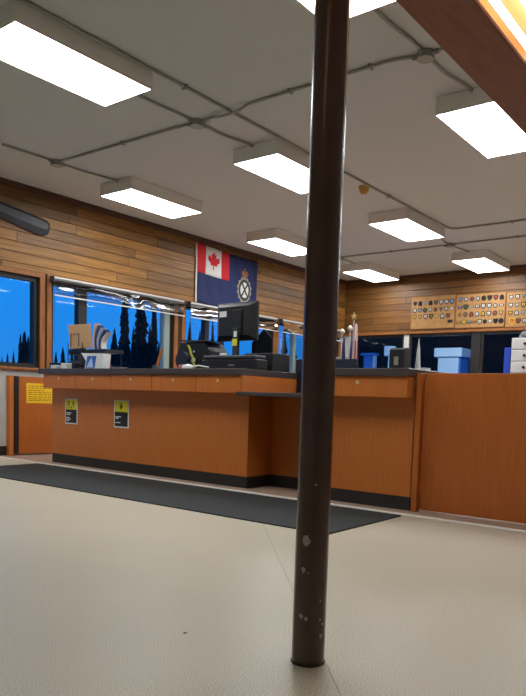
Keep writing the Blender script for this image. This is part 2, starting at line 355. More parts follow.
conduit([(4.63, 6.60, ZP), (4.64, 6.4, ZP), (4.66, 4.9, ZP), (4.675, 4.69, ZP)], 'conduit between the two left ceiling junction boxes', [(4.65, 5.6, 1)])
conduit([(4.68, 4.51, ZP), (4.675, 4.40, ZP), (4.65, 4.30, ZP - .026), (4.645, 4.17, ZP - .030), (4.64, 4.05, ZP - .026), (4.635, 3.95, ZP), (4.635, 2.62, ZP), (4.65, 2.52, ZP), (4.69, 2.42, ZP)], 'conduit crossing the ceiling behind the brown pole', [(4.635, 3.5, 1), (4.635, 2.75, 1)])
conduit([(4.69, 2.24, ZP), (4.69, 1.9, ZP), (4.69, -3.4, ZP)], 'conduit going behind the wooden trough at top right', [])
for k, (xa, xb, lab) in {'a': (3.79, 5.42, 'leftmost'), 'b': (3.79, 5.42, 'middle'), 'c': (3.79, 5.42, 'top right')}.items():
    jx, jy = JB[k]
    nm = {'a': ('conduit stub at the left edge from the leftmost junction box', 'conduit stub into the panel nearest the plank wall'),
          'b': ('conduit stub from middle junction box to the largest panel', 'conduit stub from middle junction box to the pole-cut panel'),
          'c': ('conduit stub from the top edge panel beside the pole', 'conduit stub running under the edge of the wooden trough')}[k]
    conduit([(jx - .09, jy, ZP), (jx - .25, jy, ZP), (jx - .5, jy + .02, ZP), (xa, jy + .03, ZP)], nm[0])
    conduit([(jx + .09, jy, ZP), (jx + .35, jy, ZP), (xb - .12, jy - .05, ZP), (xb, jy - .06, ZP)], nm[1])
conduit([(10.36, 6.52, ZP), (10.36, 4.66, ZP)], 'far conduit beyond the pole between two junction boxes', [(10.36, 5.6, 1)])
conduit([(10.36, 4.46, ZP), (10.36, -3.4, ZP)], 'far conduit leaving the view on the right', [(10.36, 3.5, 1)])
conduit([(9.38, 4.50, ZP), (9.9, 4.50, ZP), (10.1, 4.56, ZP), (10.27, 4.56, ZP)], 'conduit stub into the panel beside the smoke detector')
conduit([(10.45, 4.56, ZP), (10.7, 4.54, ZP), (10.98, 4.50, ZP)], 'conduit stub into the panel closest to patch boards')
conduit([(10.45, 6.62, ZP), (10.7, 6.64, ZP), (10.98, 6.66, ZP)], 'conduit stub into the small far corner panel')
conduit([(9.38, 6.62, ZP), (10.27, 6.62, ZP)], 'conduit stub hidden behind the pole near the flag panel')
JL = {'a': 'octagonal steel junction box, leftmost on the ceiling', 'b': 'octagonal steel junction box in the middle left ceiling', 'c': 'octagonal steel junction box beside the wooden trough',
      'd': 'small far junction box between two right ceiling panels', 'e': 'far junction box behind the brown pole'}
for k, (x, y) in JB.items():
    t = thing('junction_box', JL[k], 'junction box', (x, y, ZC - .05), 'ceiling junction boxes')
    MB().prism([(x + .062 * math.cos(a), y + .062 * math.sin(a)) for a in [math.pi / 8 + q * math.pi / 4 for q in range(8)]], 2, ZC - .048, ZC).build('box', M_jbox, t)
    MB().prism([(x + .066 * math.cos(a), y + .066 * math.sin(a)) for a in [math.pi / 8 + q * math.pi / 4 for q in range(8)]], 2, ZC - .054, ZC - .048).build('cover', M_cond, t)
    for dx, dy in ((1, 0), (-1, 0), (0, 1), (0, -1)):
        MB().tube([(x + dx * .058, y + dy * .058, ZP - .008), (x + dx * .098, y + dy * .098, ZP - .004)], .018, 8).build('connector', M_jbox, t)
sx_, sy_ = 7.15, 4.262
t = thing('smoke_detector', 'yellowed round smoke detector on the ceiling right of pole', 'smoke detector', (sx_, sy_, ZC - .08))
M_yp = mat('yellowed_plastic', srgb(196, 158, 84), .5)
MB().lathe([(.066, 0), (.066, -.025)], (sx_, sy_, ZC), 20).build('base', M_yp, t)
MB().lathe([(.058, -.025), (.054, -.06), (.035, -.085), (.01, -.09)], (sx_, sy_, ZC), 20).build('head', M_yp, t)

# ---------------------------------------------------------------- service counters
CF, AF, TF, CBK = 4.67, 4.55, 4.532, 5.39            # panel, apron and top front, back
ZT, ZA1, ZA0, ZTOE = 1.064, 1.005, 0.848, 0.105
def counter(y0, y1, yt0, yt1, seams, label, panel_end):
    t = thing('service_counter', label, 'counter', (CF, (y0 + y1) / 2, 0))
    BX(CF, CBK - .03, y0, panel_end, ZTOE, ZA0).build('front_panel', M_lam, t)
    BX(CF + .004, CBK - .03, y0 + .003, panel_end - .003, 0, ZTOE).build('toe_kick', M_toe, t)
    BX(AF + .02, CBK - .01, y0, y1, ZA0, ZA1).build('apron', M_lam, t)
    for a, c in zip(seams[:-1], seams[1:]):
        d = BX(AF, AF + .02, a + .003, c - .003, ZA0, ZA1, bev=.003).build('drawer', M_lam, t)
        yk = (a + c) / 2
        lk = MB(); lk.tube([(AF - .004, yk, .957), (AF + .002, yk, .957)], .015, 12); lk.build('lock', mat('lock_brass', srgb(214, 184, 150), .4, metal=.2), d)
        d.children[0].location = (0, 0, 0)
    BX(TF, CBK, yt0, yt1, ZA1, ZT, bev=.004).build('countertop', M_top, t)
    return t
counter(3.87, 6.80, 3.87, 6.87, [3.87, 4.41, 5.006, 5.618, 6.21, 6.80], 'long orange wood counter with dark top left of the pole', 6.80)
counter(2.275, 3.12, 2.265, 3.12, [2.275, 3.12], 'short orange wood counter with dark top right of the pole', 3.12)
t = thing('lowered_counter', 'recessed lower counter with thin dark shelf behind the pole', 'counter', (5.02, 3.5, 0))
BX(5.02, 5.05, 3.121, 3.869, ZTOE, .826).build('back_panel', M_lam, t)
BX(5.012, 5.05, 3.121, 3.869, 0, ZTOE).build('toe_kick', M_toe, t)
BX(4.476, 5.39, 3.125, 3.866, .826, .862, bev=.004).build('shelf', M_top, t)
# signs on the counter face
def sign(y1, y0, z1, z0, label, kind):
    t = thing('counter_sign', label, 'sign', (CF, (y0 + y1) / 2, z0)); X = CF
    BX(X - .004, X, y0, y1, z0, z1).build('backing', M_paper, t)
    zm = z0 + (z1 - z0) * .575; g = .014
    BX(X - .0055, X - .004, y0 + g, y1 - g, zm, z1 - g * .6).build('yellow_field', M_yel2, t)
    BX(X - .0055, X - .004, y0 + g, y1 - g, z0 + g, zm).build('black_field', M_ink, t)
    yc, zc = (y0 + y1) / 2, (zm + z1) / 2; b = MB(); q = X - .007
    if kind == 0:
        for s_ in (-1, 1): b.box(q, X - .0055, yc + s_ * .042 - .008, yc + s_ * .042 + .008, zc - .015, zc + .032); b.box(q, X - .0055, yc + s_ * .030 - .006, yc + s_ * .030 + .010, zc + .022, zc + .032)
        b.prism([(yc - .035, zc - .028), (yc, zc - .048), (yc + .035, zc - .028), (yc, zc - .036)], 0, q, X - .0055)
    else:
        b.box(q, X - .0055, yc - .006, yc + .006, zc - .01, zc + .040)
        b.prism([(yc - .024, zc - .002), (yc + .024, zc - .002), (yc, zc - .042)], 0, q, X - .0055)
        b.prism([(yc - .02, zc + .0), (yc + .02, zc + .0), (yc + .011, zc + .012), (yc - .011, zc + .012)], 0, q, X - .0055)
    b.build('pictogram', mat('sign_pictogram', srgb(96, 78, 20) if kind == 0 else srgb(90, 40, 20), .7), t)
    b = MB(); rows = [(.118, .09), (.100, .07), (.066, .06), (.048, .08), (.032, .05)] if kind == 0 else [(.108, .09), (.092, .05), (.048, .08)]
    for zz, wd in rows: b.box(q, X - .0055, y1 - g - .012 - wd, y1 - g - .012, z0 + zz, z0 + zz + .010)
    b.build('text_lines', M_paper, t)
sign(6.548, 6.326, .735, .455, 'yellow and black sign with two arrows, by the counter end', 0)
sign(5.702, 5.470, .742, .456, 'yellow and black sign with a single down arrow', 1)
# gates
t = thing('swing_gate', 'orange wood swing gate standing open by the plank wall', 'gate', (4.70, 7.66, 0))
GM = Matrix.Translation((4.768, 7.735, 0)) @ Matrix.Rotation(math.radians(-11), 4, 'Z')
MB().box(.05, .80, -.02, .02, .02, .985, bev=.003, M=GM).build('gate_panel', M_lam2, t)
MB().box(0, .05, -.026, .014, .02, .985, M=GM).build('hinge_strip', M_frame, t)
tag(BX(4.70, 4.762, 7.725, 7.80, 0, .99, bev=.003).build('gate_post', M_lam), 'wooden post carrying the open swing gate beside white wall', 'post')
def gp(x, y, z): return GM @ Vector((x, y, z))
t = thing('gate_notice', 'bright yellow notice taped on the open swing gate', 'notice', gp(.2, -.02, .6))
MB().box(.145, .49, -.0225, -.02, .655, .905, M=GM).build('sheet', M_yel, t)
b = MB(); rnd = random.Random(3)
for i, zz in enumerate([.87, .845, .815, .79, .765, .735, .71, .69]):
    x = .17
    while x < .45:
        wd = rnd.uniform(.02, .06)
        if i in (2,) and x > .36: break
        b.box(x, min(x + wd, .465), -.0235, -.0225, zz - .005, zz + .004, M=GM); x += wd + .012
b.build('text_lines', M_inkb, t)
tag(BX(4.665, 4.725, 2.215, 2.262, 0, 1.035, bev=.003).build('gate_post', M_lam2), 'slim wooden post between short counter and low partition', 'post')
t = thing('low_partition', 'plain orange wood low partition at the right edge', 'partition', (4.74, 0, 0))
for y1, y0 in ((2.213, .55), (.545, -1.5), (-1.505, YR)): BX(4.725, 4.765, y0, y1, .012, 1.037, bev=.003).build('panel', M_lam2, t)

# ---------------------------------------------------------------- the brown pole and the wooden light trough
px_, py_ = 1.716, 1.154
t = thing('steel_pole', 'glossy dark brown round steel pole with chipped paint', 'pole', (px_, py_, 0))
MB().lathe([(.051, 0), (.051, 2.252)], (px_, py_, 0), 40).build('shaft', M_pole, t)
MB().lathe([(.0535, 0), (.0535, .004)], (px_, py_, 0), 40).build('base_seal', M_ink, t)
a0 = math.atan2(-py_, -px_)
rnd = random.Random(11)
def chip(px, py, rw, rh):
    d = ray(px, py); A = d.x ** 2 + d.y ** 2; B = -2 * (d.x * px_ + d.y * py_); Cc = px_ ** 2 + py_ ** 2 - .0512 ** 2
    s_ = (-B - math.sqrt(max(0, B * B - 4 * A * Cc))) / (2 * A); P = CAM + d * s_
    ang = math.atan2(P.y - py_, P.x - px_); n = 11; vs = []
    for R_ in (.0509, .0514):
        vs.append((px_ + R_ * math.cos(ang), py_ + R_ * math.sin(ang), P.z))
        rr = random.Random(int(px * py))
        for k in range(n):
            q = rr.uniform(.6, 1.2); th = 2 * math.pi * k / n; aa = ang + rw * q * math.cos(th) / .051
            vs.append((px_ + R_ * math.cos(aa), py_ + R_ * math.sin(aa), P.z + rh * q * math.sin(th)))
    fs = [(n + 1, n + 2 + k, n + 2 + (k + 1) % n) for k in range(n)] + [(1 + k, 1 + (k + 1) % n, n + 2 + (k + 1) % n, n + 2 + k) for k in range(n)]
    MB().add(vs, fs).build('paint_chip', M_chip, t)
for c in [(306, 541, .014, .021), (303.5, 570, .008, .009), (308, 573, .003, .003), (301, 616, .007, .009), (306, 619, .006, .007), (320.5, 601, .0035, .003), (320, 620, .003, .004), (321, 636, .006, .007), (322.5, 624, .003, .004), (316, 485, .003, .004)]: chip(*c)
t = thing('light_trough', 'brown plywood light trough overhead at the top right', 'light trough', (2.0, 1.0, 2.252))
T0, T1 = -1.7, 4.68
BX(T0, T1, 1.035, 1.262, 2.252, 2.27, bev=.002).build('bottom_board', M_brown, t)
BX(T0, T1, .64, .875, 2.252, 2.27, bev=.002).build('bottom_board', M_brown, t)
BX(T0, T1, 1.027, 1.035, 2.252, 2.268, bev=.002).build('edge_strip', M_brown, t)
M_lit = noisy('trough_wood_lit', srgb(228, 184, 128), srgb(234, 192, 138), scale=(.8, 9, 9), nscale=6, rough=.6)  # paler copy of the plywood, the tubes' glow put into its colour
BX(T0, T1, 1.232, 1.262, 2.27, 2.56).build('side_board', M_brown, t); BX(T0, T1, .64, .658, 2.27, 2.56).build('side_board', M_brown, t)
BX(T0, T1, .658, 1.232, 2.54, 2.56).build('top_board', M_lit, t); BX(T0 + .02, T1 - .02, 1.226, 1.232, 2.27, 2.54).build('lit_lining', M_lit, t)  # lining added to carry the lit wood colour
BX(T0, T0 + .02, .658, 1.232, 2.27, 2.54).build('end_board', M_brown, t); BX(T1 - .02, T1, .658, 1.232, 2.27, 2.54).build('end_board', M_brown, t)
for x in (0.2, 1.9, 3.6): BX(x, x + .07, .92, .97, 2.56, ZC).build('hanger', M_brown, t)
for i, x0 in enumerate((-.35, .90, 2.15, 3.40)):
    for y in (1.085, .985):
        q = thing('fluorescent_tube', ['fluorescent tube in the wooden trough behind the viewer', 'fluorescent tube in the wooden trough above the viewer', 'fluorescent tube showing in the top right corner', 'fluorescent tube at the far end of the wooden trough'][i] + (', window side' if y > 1.05 else ', partition side'), 'tube light', (x0, y, 2.42), 'tubes in the light trough')
        MB().tube([(x0 + .04, y, 2.42), (x0 + 1.20, y, 2.42)], .015, 12).build('tube', M_tube, q)
        for xe in (x0 + .005, x0 + 1.20): BX(xe, xe + .035, y - .018, y + .018, 2.395, 2.54).build('lamp_holder', M_wplast, q)

# ---------------------------------------------------------------- wall blade, flag, patch boards
pts = []
A = [at(-60, 178, 1, YW - .03), at(0, 201.5, 1, YW - .03), at(24, 211.5, 1, YW - .03), at(38, 217, 1, YW - .03), at(47, 221.5, 1, YW - .03), at(49.3, 224, 1, YW - .03), at(49, 230, 1, YW - .03), at(47.5, 234.5, 1, YW - .03),
     at(44, 235.8, 1, YW - .03), at(36, 234, 1, YW - .03), at(16, 225, 1, YW - .03), at(0, 217.5, 1, YW - .03), at(-60, 192, 1, YW - .03)]
t = thing('propeller_blade', 'long dark blade with rounded tip mounted on plank wall', 'propeller blade', A[0])
n = len(A); cc = sum(A, Vector()) / n
F = [Vector((p.x, YW - .045, p.z)) for p in A]; Bk = [Vector((p.x, YW - .018, p.z)) for p in A]
In = []
for p in A:
    zc = (A[0].z + A[-1].z) / 2 + ((A[5].z + A[6].z) / 2 - (A[0].z + A[-1].z) / 2) * (p.x - A[0].x) / (A[5].x - A[0].x)
    In.append(Vector((min(p.x, A[5].x - .05) , YW - .075, zc + (p.z - zc) * .45)))
b = MB().add(Bk + F + In, [list(range(n))[::-1]] + [[i, (i + 1) % n, n + (i + 1) % n, n + i] for i in range(n)] + [[n + i, n + (i + 1) % n, 2 * n + (i + 1) % n, 2 * n + i] for i in range(n)] + [list(range(2 * n, 3 * n))])
b.build('blade', noisy('blade_paint', srgb(44, 44, 48), srgb(58, 60, 70), scale=(1, 1, 5), nscale=4, rough=.5), t)
hx, hz = A[0].x - .1, (A[0].z + A[-1].z) / 2
MB().tube([(hx, YW - .018, hz), (hx, YW - .12, hz)], .10, 20).build('hub', M_dgrey, t)

FY0 = YW - .03
fx0, fx1, fz1, fz0 = 7.945, 9.50, 3.245, 2.312
t = thing('wall_flag', 'navy blue flag with red maple leaf canton and gold crest', 'flag', (8.7, FY0, fz0))
def fy(x, z): return FY0 - .010 * math.sin((x - fx0) * 7 + 1.2) * (fz1 - z) - .004 * math.sin(x * 23 + z * 9) - .002
def cloth(name, x0, x1, z0, z1, off, material, parent, poly=None):
    nx = max(1, int((x1 - x0) / .03)); nz = max(1, int((z1 - z0) / .05)); vs = []
    for i in range(nx + 1):
        for k in range(nz + 1):
            x = x0 + (x1 - x0) * i / nx; z = z0 + (z1 - z0) * k / nz; vs.append((x, fy(x, z) - off, z - sag(x)))
    N = len(vs); vs += [(v[0], v[1] + .002, v[2]) for v in vs]; w_ = nz + 1; fs = []
    for i in range(nx):
        for k in range(nz): q = [i * w_ + k, (i + 1) * w_ + k, (i + 1) * w_ + k + 1, i * w_ + k + 1]; fs += [q, [N + j for j in q[::-1]]]
    for i in range(nx): fs += [[i * w_, (i + 1) * w_, N + (i + 1) * w_, N + i * w_], [i * w_ + nz, (i + 1) * w_ + nz, N + (i + 1) * w_ + nz, N + i * w_ + nz]]
    for k in range(nz): fs += [[k, k + 1, N + k + 1, N + k], [nx * w_ + k, nx * w_ + k + 1, N + nx * w_ + k + 1, N + nx * w_ + k]]
    return MB().add(vs, fs, 0, True).build(name, material, parent)
def sag(x): return .035 * math.sin(math.pi * (x - fx0) / (fx1 - fx0)) ** 1 * .6 + .03 * (x - fx0) / (fx1 - fx0)
cloth('field', fx0 + .035, fx1, fz0, fz1, 0, M_navy, t)
cloth('hoist_band', fx0, fx0 + .035, fz0, fz1, 0, M_fwhite, t)
cx0, cx1, cz0 = fx0 + .035, fx0 + .80, fz1 - .45
q4 = (cx1 - cx0) / 4
can = cloth('canton', cx0 + q4, cx1 - q4, cz0, fz1, .004, M_fwhite, t)
cloth('canton_red', cx0, cx0 + q4, cz0, fz1, .004, M_red, t); cloth('canton_red', cx1 - q4, cx1, cz0, fz1, .004, M_red, t)
leaf = [(0, 1), (.17, .68), (.36, .78), (.29, .28), (.54, .55), (.60, .42), (.90, .48), (.80, .20), (.92, .10), (.42, -.28), (.48, -.45), (.05, -.38), (.05, -.85)]
leaf = leaf + [(-x, z) for x, z in leaf[:0:-1]]
def flat(name, pts, cx, cz, sx, sz, off, material, par, th=.003):
    n = len(pts); vs = []
    for o_ in (off, off + th):
        for p in pts: x = cx + p[0] * sx; z = cz + p[1] * sz; vs.append((x, fy(x, z) - o_, z - sag(x)))
    b = MB().add(vs, [list(range(n)), list(range(n, 2 * n))[::-1]] + [[i, (i + 1) % n, n + (i + 1) % n, n + i] for i in range(n)])
    return b.build(name, material, par)
flat('maple_leaf', leaf, (cx0 + cx1) / 2, (cz0 + fz1) / 2 + .01, .16, .155, .007, M_red, t)
crx, crz = 9.15, 2.70
circ = lambda n, r0, r1=None: [((r0 if (r1 is None or k % 2) else r1) * math.cos(2 * math.pi * k / n), (r0 if (r1 is None or k % 2) else r1) * math.sin(2 * math.pi * k / n)) for k in range(n)]
M_grey = mat('crest_grey', srgb(150, 148, 132), .7)
flat('crest_wreath', circ(28, 1.0, .86), crx, crz, .20, .235, .004, M_grey, t)
flat('crest_ring', circ(28, .78), crx, crz, .20, .235, .007, mat('crest_dark', srgb(58, 54, 56), .7), t)
flat('crest_centre', circ(24, .56), crx, crz, .20, .235, .010, M_fwhite, t)
for s_ in (1, -1): flat('crest_saltire', [(-.46 * s_, .40), (-.34 * s_, .50), (.46 * s_, -.40), (.34 * s_, -.50)], crx, crz, .20, .235, .013 + .004 * (s_ > 0), mat('crest_black', srgb(40, 40, 46), .7), t)
crown = [(-.5, 0), (.5, 0), (.55, .25), (.75, .62), (.42, .95), (.12, .72), (.1, .98), (.22, 1.12), (0, 1.3), (-.22, 1.12), (-.1, .98), (-.12, .72), (-.42, .95), (-.75, .62), (-.55, .25)]
flat('crest_crown', crown, crx, crz + .215, .13, .12, .007, mat('crest_bronze', srgb(140, 92, 58), .6), t)

rnd = random.Random(5)
PCOL = [srgb(24, 24, 34), srgb(32, 36, 62), srgb(20, 20, 22), srgb(40, 30, 26), srgb(120, 100, 50), srgb(190, 190, 196), srgb(120, 150, 190), srgb(150, 60, 40), srgb(200, 160, 40), srgb(70, 90, 60)]
PM = [mat('patch_thread_%d' % i, c, .85) for i, c in enumerate(PCOL)]
shield = [(-1, .95), (-.4, 1.0), (0, .9), (.4, 1.0), (1, .95), (1.0, .0), (.7, -.6), (0, -1.1), (-.7, -.6), (-1.0, .0)]
oval = circ(14, 1.0); rect = [(-1, -.55), (1, -.55), (1, .55), (-1, .55)]; tri = [(-1, .8), (1, .8), (0, -1)]; arch = [(-.9, -1), (.9, -1), (.9, .4), (.5, .9), (0, 1.05), (-.5, .9), (-.9, .4)]
PMESH = {}
def patch_mesh(kind, a, c):
    if (kind, a, c) not in PMESH:
        pts = {'s': shield, 'o': oval, 'r': rect, 't': tri, 'a': arch}[kind]; b = MB()
        b.prism([(-p[0], p[1]) for p in pts], 0, -.05, 0, 0); b.prism([(-p[0] * .62, p[1] * .62 + .04) for p in pts], 0, -.08, -.05, 1)
        b.prism([(-.28, -.22), (.28, -.22), (0, .38)], 0, -.11, -.08, 0)
        PMESH[(kind, a, c)] = b.mesh('patch', [PM[a], PM[c]])
    return PMESH[(kind, a, c)]
def board(y1, y0, z1, z0, rows, label):
    xs = XW - .018 - .014
    t = thing('patch_board', label, 'display board', (xs, (y0 + y1) / 2, z0), 'shoulder patch display boards')
    BX(xs, XW - .018, y0, y1, z0, z1, bev=.003).build('panel', M_bd, t)
    b = MB(); g = .012
    b.box(xs - .006, xs, y0, y0 + g, z0, z1).box(xs - .006, xs, y1 - g, y1, z0, z1).box(xs - .006, xs, y0 + g, y1 - g, z0, z0 + g).box(xs - .006, xs, y0 + g, y1 - g, z1 - g, z1)
    b.build('rim', M_trimw, t)
    W_, H_ = y1 - y0, z1 - z0
    for fz, items in rows:
        for fx_, kind, s_, a, c in items:
            o = bpy.data.objects.new('patch', patch_mesh(kind, a, c)); COL.objects.link(o); o.parent = t
            o.scale = (.05, s_, s_ * 1.05); o.location = Vector((xs - .0005, y1 - W_ * fx_, z1 - H_ * fz)) - Vector(t['_loc'])
def rowgen(n, lo, hi, kinds, skip=()):
    return [(lo + (hi - lo) * k / (n - 1), rnd.choice(kinds), rnd.uniform(.036, .048), rnd.choice([0, 1, 2, 2, 0, 1, 3, 4]), rnd.choice([2, 4, 5, 6, 7, 8, 9, 5])) for k in range(n) if k not in skip]
board(6.237, 5.318, 2.905, 2.268, [(.22, rowgen(8, .09, .92, 'ssoas')), (.43, rowgen(8, .09, .92, 'sosrt')), (.63, rowgen(7, .09, .85, 'ssas')), (.80, [(.90, 'r', .05, 2, 3)])], 'tan board of shoulder patches with empty bottom row')
board(5.308, 4.362, 2.885, 2.255, [(.15, rowgen(8, .09, .92, 'ssoas')), (.38, rowgen(8, .09, .92, 'rsosr')), (.60, rowgen(8, .09, .92, 'ssaso')), (.83, rowgen(9, .08, .93, 'ssro'))], 'tan board fully covered in shoulder patches, middle one')
board(4.352, 3.40, 2.870, 2.24, [(.15, rowgen(8, .09, .92, 'sstas')), (.38, rowgen(8, .09, .92, 'ssos')), (.60, rowgen(8, .09, .92, 'tsaso')), (.83, [(.13, 's', .055, 8, 7)] + rowgen(7, .25, .93, 'ssoo'))], 'tan board of shoulder patches cut off at the right edge')

# ---------------------------------------------------------------- things on the long counter
Z = ZT
# brochure rack with folders
t = thing('file_rack', 'black wire rack holding a tan folder and curled leaflets', 'file rack', (4.92, 6.5, Z))
b = MB()
for y in (6.66, 6.40): b.tube([(4.78, y, Z + .006), (4.78, y, Z + .30)], .005, 6); b.tube([(4.98, y, Z + .006), (4.98, y, Z + .22)], .005, 6); b.tube([(4.78, y, Z + .006), (4.98, y, Z + .006)], .005, 6)
for zz in (.12, .16, .20): b.tube([(4.78, 6.66, Z + zz), (4.78, 6.40, Z + zz)], .004, 6)
b.tube([(4.775, 6.60, Z + .26), (4.775, 6.60, Z + .40), (4.775, 6.46, Z + .40), (4.775, 6.46, Z + .26)], .004, 6)
b.build('wire_frame', M_black, t)
BX(4.79, 5.15, 6.36, 6.67, Z + .17, Z + .235, bev=.01).build('tray', M_black, t)
BX(4.785, 5.1, 6.38, 6.66, Z + .035, Z + .10, bev=.008).build('tray', M_dgrey, t)
FM = Matrix.Translation((4.80, 6.46, Z + .24)) @ Matrix.Rotation(math.radians(-6), 4, 'Y')
tag(MB().box(0, .012, -.20, .195, 0, .265, bev=.003, M=FM).build('file_folder', mat('manila', srgb(196, 156, 112), .8)), 'tan manila folder standing in the wire rack', 'folder')
LC = (srgb(206, 178, 150), srgb(50, 70, 120), srgb(176, 178, 190), srgb(46, 70, 126), srgb(210, 204, 196))
LL = ['tan leaflets curling next to the manila folder', 'first blue leaflet bundle curling in the wire rack', 'grey white leaflets between the two blue bundles', 'second blue leaflet bundle curling in wire rack', 'outermost pale leaflet curling furthest right in rack']
for i in range(5):
    vs = []; K = 10; y0 = 6.245 - i * .034
    for k in range(K + 1):
        tt = k / K; yy = y0 + .018 * math.sin(tt * math.pi * 1.1) - (.015 + .018 * i) * tt ** 2.2; zz = Z + .226 + (.285 - i * .026) * tt
        wd = .016 - .003 * math.cos(tt * 3)
        vs += [(4.81, yy, zz), (4.88, yy, zz), (4.81, yy - wd, zz), (4.88, yy - wd, zz)]
    fs = []
    for k in range(K):
        o_ = k * 4; fs += [[o_, o_ + 4, o_ + 5, o_ + 1], [o_ + 2, o_ + 3, o_ + 7, o_ + 6], [o_, o_ + 2, o_ + 6, o_ + 4], [o_ + 1, o_ + 5, o_ + 7, o_ + 3]]
    fs += [[0, 1, 3, 2], [K * 4, K * 4 + 2, K * 4 + 3, K * 4 + 1]]
    tag(MB().add(vs, fs).build('leaflet_bundle', mat('leaf_paper_%d' % i, LC[i], .8)), LL[i], 'leaflets', 'leaflets in the wire rack')
BX(4.80, 5.06, 6.03, 6.30, Z + .19, Z + .225).build('leaflet_shelf', M_black, t)
for y in (6.05, 6.28):
    for x in (4.82, 5.04): MB().tube([(x, y, Z), (x, y, Z + .19)], .006, 6).build('shelf_leg', M_black, t)
# card stand with blue picture
t = thing('card_stand', 'white card stand with a blue mountain picture', 'card stand', (4.70, 6.2, Z))
X0 = 4.66
def py2(x, y, X=X0): p = at(x, y, 0, X); return (p.y, max(p.z, Z))
MB().prism([py2(81, 353), py2(103.5, 353.5), py2(102, 369), py2(84.5, 369), py2(86, 361)], 0, X0, X0 + .10).build('body', M_wplast, t)
MB().prism([py2(85.5, 368), py2(94.5, 368), py2(96.5, 356), py2(87.5, 356)], 0, X0 - .003, X0).build('picture', mat('picture_blue', srgb(60, 100, 180), .5), t)
MB().prism([py2(86.5, 367.5), py2(93.5, 367.5), py2(91.8, 357.5)], 0, X0 - .005, X0 - .003).build('picture_peak', mat('peak_white', srgb(180, 205, 235), .6), t)
for i, (p0, p1, pt, c, xo, lab) in enumerate([(49.5, 55, 362.5, M_black, 4.66, 'small black box at the left end of the long counter'), (50.5, 56.5, 365, M_wplast, 4.56, 'small white card box beside the black box'), (61, 66.5, 363, M_wplast, 4.56, 'taller white card box left of the card stand'), (56.5, 75, 364, M_black, 4.68, 'low black tray between the two white card boxes')]):
    a, c_ = at(p0, pt, 0, xo), at(p1, pt, 0, xo); h = a.z - Z
    tg = thing('card_box', lab, 'box', (xo, (a.y + c_.y) / 2, Z))
    BX(xo, xo + .07, c_.y, a.y, Z, Z + h * .8, bev=.003).build('body', c, tg); BX(xo - .002, xo + .072, c_.y - .001, a.y + .001, Z + h * .8, Z + h, bev=.003).build('lid', c, tg)
t = thing('white_dish', 'flat white dish lying on the counter near leaflets', 'dish', (4.7, 5.78, Z))
MB().lathe([(.06, 0), (.085, .02), (.088, .022), (.05, .012)], (4.70, at(119, 367, 0, 4.70).y, Z), 24).build('dish_bowl', M_wplast, t)
tag(MB().lathe([(.03, 0), (.045, .04), (.03, .09), (.02, .10)], (4.80, at(107, 367, 0, 4.80).y, Z), 12).build('small_ornament', mat('ornament_red', srgb(130, 50, 60), .6)), 'small dark red ornament beside the card stand', 'ornament')
SM = Matrix.Translation((4.9, 5.33, Z)) @ Matrix.Rotation(math.radians(22), 4, 'X')
t = thing('ruler', 'wooden ruler leaning in a cup before spruce window', 'ruler', (4.9, 5.33, Z))
MB().box(-.004, .004, -.016, .016, .03, .235, M=SM).build('blade', mat('ruler_wood', srgb(190, 110, 50), .6), t)
MB().lathe([(.034, 0), (.036, .05), (.031, .05), (.029, .004)], (4.9, 5.33, Z), 14).build('cup', M_dgrey, t)

# monitor seen from behind
mx0, my0, my1, mz0, mz1 = 5.13, 4.185, 4.71, 1.365, 1.74
t = thing('computer_monitor', 'black computer monitor seen from behind on the long counter', 'monitor', (5.15, 4.45, Z))
MM = Matrix.Translation((5.13, 4.45, 0)) @ Matrix.Rotation(math.radians(-4), 4, 'Z')
b = MB(); hw = .275
b.box(.012, .045, -hw, hw, mz0, mz1, bev=.006, M=MM); b.build('bezel', M_black, t)
b = MB(); vsO = [(.012, s1 * (hw - .01), z_) for s1, z_ in ((-1, mz0 + .01), (1, mz0 + .01), (1, mz1 - .01), (-1, mz1 - .01))]; vsI = [(-.03, s1 * (hw - .07), z_) for s1, z_ in ((-1, mz0 + .05), (1, mz0 + .05), (1, mz1 - .045), (-1, mz1 - .045))]
b.add([MM @ Vector(v) for v in vsO + vsI], [[0, 1, 5, 4], [1, 2, 6, 5], [2, 3, 7, 6], [3, 0, 4, 7], [4, 5, 6, 7], [3, 2, 1, 0]]); b.build('back_shell', M_black, t)
MB().box(.045, .047, -hw + .015, hw - .015, mz0 + .015, mz1 - .015, M=MM).build('screen', mat('screen_dark', srgb(20, 24, 30), .2), t)
MB().box(-.036, -.030, .10, .195, mz1 - .14, mz1 - .085, M=MM).build('sticker', M_paper, t)
MB().box(-.05, -.03, -.12, .0, mz0 + .06, mz1 - .08, bev=.006, M=MM).build('vesa_plate', M_black, t)
MB().box(-.065, -.03, -.095, -.02, Z + .02, mz0 + .12, bev=.006, M=MM).build('stand_neck', M_dgrey, t)
MB().box(-.15, .12, -.17, .07, Z, Z + .022, bev=.008, M=MM).build('stand_base', M_black, t)
MB().box(-.071, -.065, -.085, -.045, mz0 + .03, mz0 + .085, bev=.002, M=MM).build('asset_tag', M_paper, t)
MB().box(-.069, -.065, -.09, -.025, mz0 - .055, mz0 + .012, M=MM).build('yellow_tag', M_yel2, t)
